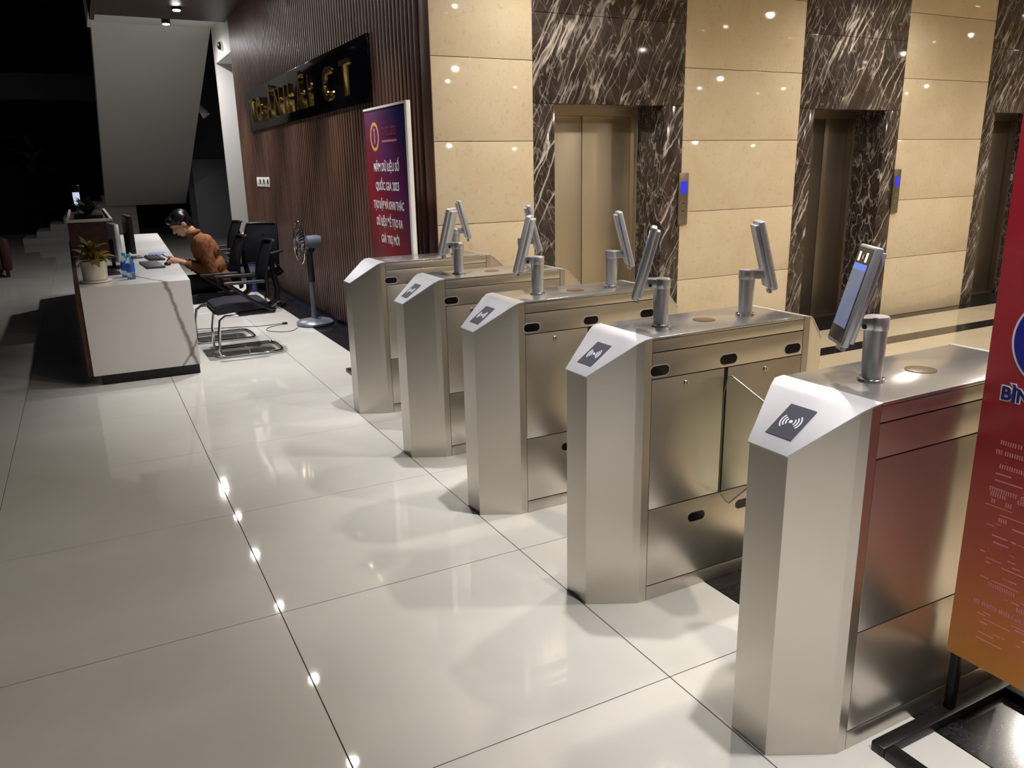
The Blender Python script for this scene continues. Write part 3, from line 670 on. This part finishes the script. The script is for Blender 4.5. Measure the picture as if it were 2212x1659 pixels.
def build_desk_items():
    # lit glass lamp on the raised counter
    t = thing('counter_lamp', 'small glowing white lamp with a dark cap standing on the raised timber counter', 'lamp', (-.045, 10.0, 1.1215))
    b = B(); lathe(b, [(.04, 0), (.04, .008), (.01, .012), (.008, .13), (.012, .135)], (0, 0, 0), 20); obj('stem', b, 'chrome', t)
    b = B(); lathe(b, [(.02, .136), (.03, .16), (.034, .24), (.032, .27)], (0, 0, 0), 20); obj('shade', b, 'lamp_soft', t)
    b = B(); lathe(b, [(.036, .271), (.042, .274), (.042, .34), (.036, .345)], (0, 0, 0), 20); obj('cap', b, 'plastic_black', t)
    for lab, x, y in (('clear water bottle with blue label, the one standing nearer the cream plant pot end', .268, 7.03), ('clear water bottle with blue label, behind the other bottle towards the monitor', .238, 7.2)):
        t = thing('water_bottle', lab, 'bottle', (x, y, DZ), 0, 'water bottles on the desk')
        b = B(); lathe(b, [(.028, 0), (.032, .006), (.032, .05), (.030, .055), (.032, .06), (.032, .125), (.026, .150), (.013, .172), (.013, .18)], (0, 0, 0), 22); obj('bottle_body', b, 'bottle_body', t)
        b = B(); lathe(b, [(.0325, .062), (.0328, .064), (.0328, .12), (.0325, .122)], (0, 0, 0), 22); obj('label_wrap', b, 'bottle_label', t)
        b = B(); lathe(b, [(.015, .176), (.0165, .178), (.0165, .196), (.014, .198)], (0, 0, 0), 20); obj('cap', b, 'bottle_cap', t)
    for lab, x, y, rz, z1, w, mm in (('grey-edged flat monitor standing beside the water bottles', .215, 8.02, .10, 1.15, .44, 'device_shell'), ('black flat monitor standing behind the black keyboard', .37, 8.85, .06, 1.18, .5, 'plastic_black')):
        t = thing('monitor', lab, 'monitor', (x, y, DZ), rz)
        b = B(); box(b, -.09, .09, -.1, .1, 0, .012, .004); obj('base', b, 'plastic_black', t)
        b = B(); box(b, -.05, -.025, -.03, .03, .012, .25, .004); obj('stand', b, 'plastic_black', t)
        b = B(); box(b, -.0245, .016, -w/2, w/2, .06, z1-DZ, .004); sc = obj('housing', b, mm, t)
        b = B(); box(b, .0162, .018, -w/2+.012, w/2-.012, .075, z1-DZ-.012); obj('screen', b, 'device_glass', sc, False)
    t = thing('desk_telephone', 'black desk telephone behind the cream plant pot', 'telephone', (.10, 7.5, DZ), .2)
    b = B(); hull(b, [(-.09, -.1, 0), (.09, -.1, 0), (.09, .1, 0), (-.09, .1, 0)], [(-.08, -.09, .06), (.08, -.09, .03), (.08, .09, .03), (-.08, .09, .06)]); obj('base', b, 'plastic_black', t, False)
    b = B(); tube(b, [(-.05, -.09, .075), (-.05, -.04, .085), (-.05, .04, .085), (-.05, .09, .075)], [.022, .014, .014, .022], 10); obj('handset', b, 'plastic_black', t)
    t = thing('notebook', 'dark closed notebook lying on the desk by the sitter', 'notebook', (.485, 7.98, DZ), .06)
    bx('cover', 'book_cover', t, -.075, .075, -.28, .28, 0, .018, .003); bx('pages', 'paper', t, -.071, .078, -.276, .276, .003, .015)
    t = thing('keyboard', 'black keyboard lying before the further monitor', 'keyboard', (.555, 8.62, DZ), .06)
    bx('case', 'plastic_black', t, -.07, .07, -.22, .22, 0, .018, .004)
    b = B()
    for i in range(4):
        for j in range(12): box(b, -.06+i*.03, -.036+i*.03, -.205+j*.034, -.177+j*.034, .0182, .024, .002, 1)
    obj('keys', b, 'chair_plastic', t, False)['kind'] = 'stuff'
    for lab, m, x, y, rz, w, d, z in (('white paper sheets by the desk edge under the sitter\'s hands', 'paper', .60, 8.14, -.12, .07, .24, .004), ('blue-grey folder on the desk behind the white sheets', 'paper_blue', .61, 9.1, -.1, .15, .30, .008)):
        o = bx('paper_stack' if m == 'paper' else 'folder', m, None, -w/2, w/2, -d/2, d/2, 0, z, .001); o.location = (x, y, DZ); o.rotation_euler.z = rz; tag(o, lab, 'papers' if m == 'paper' else 'folder')
    t = thing('computer_mouse', 'dark computer mouse at the desk edge next to the notebook', 'mouse', (.615, 7.93, DZ))
    b = B(); ell(b, (0, 0, .012), (.03, .05, .017)); 
    for v in b.verts: v.co.z = max(v.co.z, 0)
    obj('shell', b, 'plastic_black', t); b = B(); cone(b, (-.004, -.02, .0275), (.004, -.02, .0275), .004, .004, 10); obj('wheel', b, 'plastic_grey', t)
build_desk_items()

# ================================================================== CHAIRS (sled base office chairs), face -x
def make_chair(label, loc, rz, sc=1.):
    t = thing('office_chair', label, 'chair', loc, rz, 'office chairs behind the reception desk')
    b = B(); M = Matrix()
    # seat cushion with waterfall front at -x
    prof = [(-.27, .405), (-.262, .440), (-.23, .465), (-.1, .478), (.1, .472), (.2, .468), (.215, .44), (.2, .405), (-.1, .395), (-.2, .385), (-.25, .378)]
    lo = [(x, -.235, z) for x, z in prof]; hi = [(x, .235, z) for x, z in prof]; tb = B(); hull(tb, lo, hi); bmesh.ops.bevel(tb, geom=tb.edges[:], offset=.014, segments=2, affect='EDGES'); merge(b, tb)
    obj('seat', b, 'chair_fabric', t)
    bx('seat_pan', 'chair_plastic', t, -.06, .26, -.215, .215, .352, .394, .012)
    # backrest: curved mesh panel in a rim
    b = B(); rows = []
    for i in range(9):
        v = i/8; z = .50+.47*v; xx = .205+.085*v+.035*math.sin(PI*v)*-1
        hw = .205+.02*math.sin(PI*v)-.02*v
        rows.append([b.verts.new((xx+.05*(1-(2*j/8-1)**2), hw*(2*j/8-1), z)) for j in range(9)])
    for i in range(8):
        for j in range(8): b.faces.new((rows[i][j], rows[i][j+1], rows[i+1][j+1], rows[i+1][j]))
    edge = [r[0].co.copy() for r in rows]+[v.co.copy() for v in rows[-1][1:]]+[r[-1].co.copy() for r in rows[::-1][1:]]+[v.co.copy() for v in rows[0][::-1][1:-1]]
    bmesh.ops.solidify(b, geom=b.faces[:], thickness=.012); obj('backrest', b, 'chair_fabric', t)
    b = B(); tube(b, edge, .013, 8, True); obj('back_frame', b, 'chair_plastic', t)
    b = B(); tube(b, [(.30, 0, .85), (.31, 0, .70), (.335, 0, .55), (.32, 0, .44), (.24, 0, .385), (.1, 0, .372)], [.018, .024, .028, .03, .028, .022], 10); obj('back_spine', b, 'chair_plastic', t)
    for s in (-1, 1):
        bx('armrest', 'arm_pad', t, -.16, .18, s*.265-.028, s*.265+.028, .638, .662, .009)
        b = B(); tube(b, [(-.13, s*.262, .64), (-.03, s*.262, .56), (.1, s*.262, .46), (.2, s*.255, .40), (.26, s*.19, .385)], .014, 8); obj('arm_bracket', b, 'chair_plastic', t)
    b = B(); r = .0125
    path = []
    for s in (-1, 1):
        side = [(.02, s*.19, .36), (-.17, s*.19, .36), (-.215, s*.195, .33), (-.235, s*.20, .22), (-.245, s*.205, .06), (-.235, s*.21, .022), (-.2, s*.215, r), (.10, s*.23, r), (.24, s*.23, r), (.28, s*.215, r), (.295, s*.18, r), (.30, s*.08, r)]
        path += side if s < 0 else side[::-1]
    tube(b, path, r, 10); obj('sled_frame', b, 'chrome', t)
    return t
chA = make_chair('empty black office chair with chrome sled base nearest the stone end of the desk', (1.13, 7.38, 0), 0)
chB = make_chair('black office chair the person in the brown shirt sits on', (1.02, 8.12, 0), .03)
chC = make_chair('black office chair by the desk beyond the seated person', (1.40, 10.6, 0), .08)
chD = make_chair('black mesh-back office chair turned aside next to the timber wall', (1.70, 9.75, 0), .95)

# ================================================================== PERSON (faces -x, left side to the camera)
def build_person():
    t = thing('person', 'seated person in a brown shirt bent over a phone at the desk', 'person', (.93, 8.12, 0))
    ox, oy = .93, 8.12
    V = lambda x, y, z: Vector((x-ox, y-oy, z))
    hips = V(1.05, 8.12, .56); waist = V(1.03, 8.12, .70); chest = V(.975, 8.12, .86); neck0 = V(.905, 8.12, .985); neck1 = V(.855, 8.12, 1.055)
    head = V(.79, 8.12, 1.115)
    HR = Euler((0, math.radians(-38), 0))     # head bowed: face to -x and down
    hm = Matrix.Translation(head) @ HR.to_matrix().to_4x4()
    H = lambda x, y, z: hm @ Vector((x, y, z))
    arms = {}
    for s, nm in ((-1, 'near'), (1, 'far')):
        sh = V(.935, 8.12+s*.175, .945); el = V(.985, 8.12+s*.20, .665); wr = V(.755, 8.12+s*.07, .765)
        arms[s] = (sh, el, wr)
    legs = {}
    for s in (-1, 1):
        hp = V(1.03, 8.12+s*.09, .545); kn = V(.66, 8.12+s*.11, .555); an = V(.74, 8.12+s*.11, .10)
        legs[s] = (hp, kn, an)
    b = B()
    # torso, neck, head
    ell(b, hips, (.12, .155, .095)); ell(b, waist, (.095, .135, .12)); ell(b, chest, (.105, .155, .14), Euler((0, -.35, 0)))
    capsule(b, neck0, neck1, .055, .05); capsule(b, V(.93, 8.12-.15, .955), V(.93, 8.12+.15, .955), .055, .055)
    hr = HR
    ell(b, H(.012, 0, .03), (.088, .07, .085), hr); ell(b, H(-.03, 0, -.035), (.055, .056, .075), hr); ell(b, H(-.045, 0, -.075), (.034, .036, .03), hr)
    ell(b, H(-.074, 0, .035), (.02, .05, .02), hr)
    capsule(b, H(-.082, 0, .008), H(-.104, 0, -.024), .009, .013); ell(b, H(-.09, 0, -.027), (.014, .019, .010), hr)
    ell(b, H(-.086, 0, -.058), (.012, .024, .008), hr)
    for s in (-1, 1):
        ell(b, H(.012, s*.071, -.01), (.02, .009, .03), hr); ell(b, H(-.066, s*.036, -.02), (.022, .02, .02), hr)
        sh, el, wr = arms[s]; capsule(b, sh, el, .045, .036); capsule(b, el, wr, .036, .024)
        hp, kn, an = legs[s]; capsule(b, hp, kn, .07, .05); capsule(b, kn, an, .048, .034)
        capsule(b, an, an+Vector((-.13, 0, -.06)), .035, .028)
        # hand: palm, four fingers curled round the phone edge, thumb over its front
        pc = wr+Vector((-.055, -s*.012, .016))
        capsule(b, wr, pc, .024, .026); ell(b, pc, (.042, .026, .02), Euler((0, .25, 0)))
        for f in range(4):
            base = pc+Vector((-.034+f*.006, -s*.004, -.014+f*.010)); ln = (.036, .042, .040, .030)[f]
            k1 = base+Vector((-ln*.75, -s*ln*.30, -.004)); k2 = k1+Vector((-ln*.25, -s*ln*.55, .006)); k3 = k2+Vector((.010, -s*.014, .008))
            capsule(b, base, k1, .0088, .008); capsule(b, k1, k2, .008, .0074); capsule(b, k2, k3, .0074, .0066)
        tb = pc+Vector((-.004, -s*.018, .016)); t1 = tb+Vector((-.026, -s*.014, .018)); t2 = t1+Vector((-.024, -s*.014, .004))
        capsule(b, tb, t1, .0105, .0092); capsule(b, t1, t2, .0092, .0078)
    body = mesh_obj('body', remesh(b, .0055, 2, 'body'), 'skin', t)
    for s in (-1, 1):
        b = B(); ell(b, H(-.088, s*.028, .012), (.005, .012, .0035), hr); obj('eye', b, 'eye_dark', body)
        b = B(); capsule(b, H(-.094, s*.014, .028), H(-.082, s*.045, .03), .0035, .003); obj('eyebrow', b, 'hair', body)
    b = B(); ell(b, H(-.097, 0, -.055), (.004, .019, .006), hr); obj('lips', b, 'lip', body)
    # hair
    b = B(); ell(b, H(.022, 0, .045), (.095, .078, .083), hr); ell(b, H(.062, 0, .0), (.045, .066, .07), hr); ell(b, H(-.055, 0, .082), (.045, .062, .035), hr)
    for s in (-1, 1): ell(b, H(.02, s*.062, .035), (.06, .018, .045), hr); ell(b, H(-.045, s*.052, .06), (.035, .018, .028), hr)
    me = remesh(b, .006, 8, 'hair')
    for v in me.vertices:
        q = v.co*38; v.co += Vector(v.normal)*.004*noise.noise(Vector((q.x*.4, q.y*2.2, q.z*.6)))
    mesh_obj('hair', me, 'hair', t)
    # shirt
    b = B(); ell(b, hips+Vector((-.005, 0, .035)), (.135, .175, .10)); ell(b, waist, (.118, .16, .13)); ell(b, chest, (.125, .178, .15), Euler((0, -.35, 0)))
    capsule(b, V(.935, 8.12-.155, .95), V(.935, 8.12+.155, .95), .068, .068); ell(b, V(.99, 8.12, .93), (.07, .15, .08)); ell(b, V(.915, 8.12, .975), (.06, .085, .035), Euler((0, -.6, 0))); capsule(b, V(.925, 8.12, .965), V(.886, 8.12, 1.012), .070, .062)
    for s in (-1, 1):
        sh, el, wr = arms[s]; capsule(b, sh, sh.lerp(el, .5), .072, .066); capsule(b, sh.lerp(el, .5), el, .066, .060); capsule(b, el, wr.lerp(el, .22), .058, .038)
    me = remesh(b, .008, 3, 'shirt')
    for v in me.vertices:
        q = v.co; d = noise.noise(Vector((q.x*34, q.y*14, q.z*22-q.x*24)))+.5*noise.noise(q*40); v.co += Vector(v.normal)*.006*d
    sh_o = mesh_obj('shirt', me, 'shirt', t)
    b = B(); tube(b, [V(.882+.058*math.cos(a), 8.12+.066*math.sin(a), 1.032+.012*math.cos(a)) for a in [2*PI*k/20 for k in range(20)]], .014, 8, True); obj('collar', b, 'shirt', sh_o)
    # trousers and shoes
    b = B(); ell(b, V(1.05, 8.12, .545), (.135, .17, .08))
    for s in (-1, 1):
        hp, kn, an = legs[s]; capsule(b, hp, kn, .084, .066); capsule(b, kn, an+Vector((0, 0, .03)), .064, .052)
    me = remesh(b, .009, 3, 'trousers'); mesh_obj('trousers', me, 'trousers', t)
    for s in (-1, 1):
        an = legs[s][2]; b = B(); capsule(b, an+Vector((.02, 0, -.05)), an+Vector((-.15, 0, -.055)), .046, .04); capsule(b, an+Vector((.01, 0, -.04)), an+Vector((.0, 0, .0)), .05, .05)
        for v in b.verts: v.co.z = max(v.co.z, .004)
        mesh_obj('shoe', remesh(b, .006, 2, 'shoe'), 'shoe', t)
    # phone is held: a thing of its own
    p = thing('phone', 'black smartphone held in the seated person\'s hands', 'phone', (.655, 8.12, .80)); p.rotation_euler = (0, math.radians(34), 0)
    bx('phone_case', 'plastic_black', p, -.075, .075, -.037, .037, -.004, .004, .003); bx('phone_screen', 'screen_on', p, -.070, .070, -.033, .033, .0042, .0048)
build_person()

# ================================================================== FAN, CABLE, BIN, SOFA
def build_fan():
    t = thing('pedestal_fan', 'grey pedestal fan with wire cage standing against the timber wall', 'fan', (2.0, 8.28, 0))
    b = B(); lathe(b, [(.17, 0), (.19, .008), (.192, .03), (.17, .05), (.09, .062), (.045, .072)], (0, 0, 0), 36); obj('base', b, 'fan_metal', t)
    b = B(); lathe(b, [(.032, .066), (.028, .12), (.026, .45)], (0, 0, 0), 20); obj('lower_pole', b, 'fan_metal', t)
    b = B(); lathe(b, [(.032, .45), (.036, .46), (.033, .64), (.03, .74)], (0, 0, 0), 20); obj('upper_sleeve', b, 'fan_dark', t)
    b = B(); cone(b, (-.02, 0, .73), (.045, 0, .80), .028, .03, 16); obj('tilt_joint', b, 'fan_dark', t)
    b = B(); tb = B(); lathe(tb, [(.05, -.08), (.066, -.07), (.07, .02), (.06, .07), (.04, .082)], (0, 0, 0), 24); merge(b, tb, Matrix.Translation((.055, 0, .86)) @ Matrix.Rotation(PI/2, 4, 'Y')); obj('motor', b, 'fan_metal', t)
    b = B(); cone(b, (-.03, 0, .86), (-.11, 0, .86), .012, .012, 12); obj('shaft', b, 'chrome', t)
    cx, cz, R = -.09, .86, .215
    cg = B()
    tube(cg, [(cx, R*math.cos(2*PI*k/48), cz+R*math.sin(2*PI*k/48)) for k in range(48)], .006, 6, True)
    for xx, rr in ((cx-.045, .06), (cx+.04, .06), (cx-.032, .14), (cx+.03, .14)):
        tube(cg, [(xx, rr*math.cos(2*PI*k/32), cz+rr*math.sin(2*PI*k/32)) for k in range(32)], .002, 5, True)
    for k in range(40):
        a = 2*PI*k/40; c, s = math.cos(a), math.sin(a)
        for sg in (-1, 1): tube(cg, [(cx+sg*.045, .04*c, cz+.04*s), (cx+sg*.036, .13*c, cz+.13*s), (cx+sg*.012, .2*c, cz+.2*s), (cx, R*c, cz+R*s)], .0013, 4)
    obj('cage', cg, 'chrome', t)
    b = B(); cone(b, (cx-.048, 0, cz), (cx-.054, 0, cz), .045, .04, 24); obj('badge', b, 'fan_metal', t)
    for k in range(3):
        a0 = k*2*PI/3+.3; b = B(); rows = []
        for i in range(6):
            r = .03+.155*i/5; w_ = .55-.12*abs(i-3)/3
            rows.append([b.verts.new((cx+(.02*(j/4-.5)), r*math.cos(a0+w_*(j/4-.5)*1.4), cz+r*math.sin(a0+w_*(j/4-.5)*1.4))) for j in range(5)])
        for i in range(5):
            for j in range(4): b.faces.new((rows[i][j], rows[i][j+1], rows[i+1][j+1], rows[i+1][j]))
        bmesh.ops.solidify(b, geom=b.faces[:], thickness=.002); obj('blade', b, 'fan_blade', t)
    pts = [(1.80, 8.2), (1.70, 8.05), (1.58, 8.07), (1.49, 8.2), (1.52, 8.34), (1.62, 8.43), (1.72, 8.47), (1.71, 8.52), (1.5, 8.5), (1.25, 8.58), (1.0, 8.66), (.86, 8.7)]
    dense = []
    for i in range(len(pts)-1):
        p0 = Vector(pts[max(0, i-1)]); p1 = Vector(pts[i]); p2 = Vector(pts[i+1]); p3 = Vector(pts[min(len(pts)-1, i+2)])
        for k in range(6):
            u = k/6; q = .5*((2*p1)+(p2-p0)*u+(2*p0-5*p1+4*p2-p3)*u*u+(3*p1-p0-3*p2+p3)*u*u*u); dense.append((q.x, q.y, .0035))
    t = thing('power_cable', 'thin dark fan cable looping over the pale floor tiles', 'cable')
    b = B(); tube(b, dense, .0033, 6); obj('cord', b, 'cable', t)
    b = B(); box(b, 1.70, 1.75, 8.455, 8.49, 0, .02, .004); obj('plug', b, 'plastic_black', t)
build_fan()
t = thing('waste_bin', 'white rounded bin with a blue bag standing behind the office chairs', 'bin', (1.93, 11.2, 0))
b = B(); lathe(b, [(.10, 0), (.115, .01), (.125, .42), (.12, .43)], (0, 0, 0), 28); obj('bin_body', b, 'bag_blue', t)
b = B(); lathe(b, [(.122, .431), (.132, .436), (.132, .66), (.12, .74), (.08, .79), (.02, .80)], (0, 0, 0), 28); obj('bin_lid', b, 'plastic_white', t)
t = thing('armchair', 'dark red armchair in the unlit area past the reception desk', 'armchair', (-1.75, 15.4, 0), .2)
bx('seat', 'sofa_red', t, -.42, .42, -.4, .3, .12, .45, .05); bx('backrest', 'sofa_red', t, -.42, .42, .3, .48, .12, .85, .06)
for s in (-1, 1): bx('armrest', 'sofa_red', t, *sorted((s*.42, s*.56)), -.4, .48, .1, .62, .05)
for sx in (-.48, .48):
    for sy in (-.32, .4): bx('leg', 'frame_black', t, sx-.025, sx+.025, sy-.025, sy+.025, 0, .1, .004)

# tall plant in the unlit hall
rnd = random.Random(3)
t = thing('floor_plant', 'tall drooping plant in a dark pot behind the unlit staircase', 'potted plant', (-1.0, 24.9, 0)); t.scale = (1.35, 1.35, 1.35)
b = B(); lathe(b, [(.17, 0), (.2, .02), (.24, .42), (.22, .44), (.2, .40)], (0, 0, 0), 24); obj('pot', b, 'frame_black', t)
b = B(); tube(b, [(0, 0, .38), (.02, .01, 1.0), (0, .02, 1.75)], [.035, .028, .02], 8); obj('stem', b, 'soil', t)
ms = [leaf_mesh('leaf_f', .75, .05, .6, 'leaf_green'), leaf_mesh('leaf_g', .65, .045, .95, 'leaf_yellow')]
for k in range(20):
    o = bpy.data.objects.new('leaf', ms[k % 2]); C.objects.link(o); o.parent = t; a = k*2.4
    o.location = (0, 0, 1.2+.03*k); o.rotation_euler = (0, -rnd.uniform(.3, 1.1), a); q = rnd.uniform(.8, 1.1); o.scale = (q, q, q)
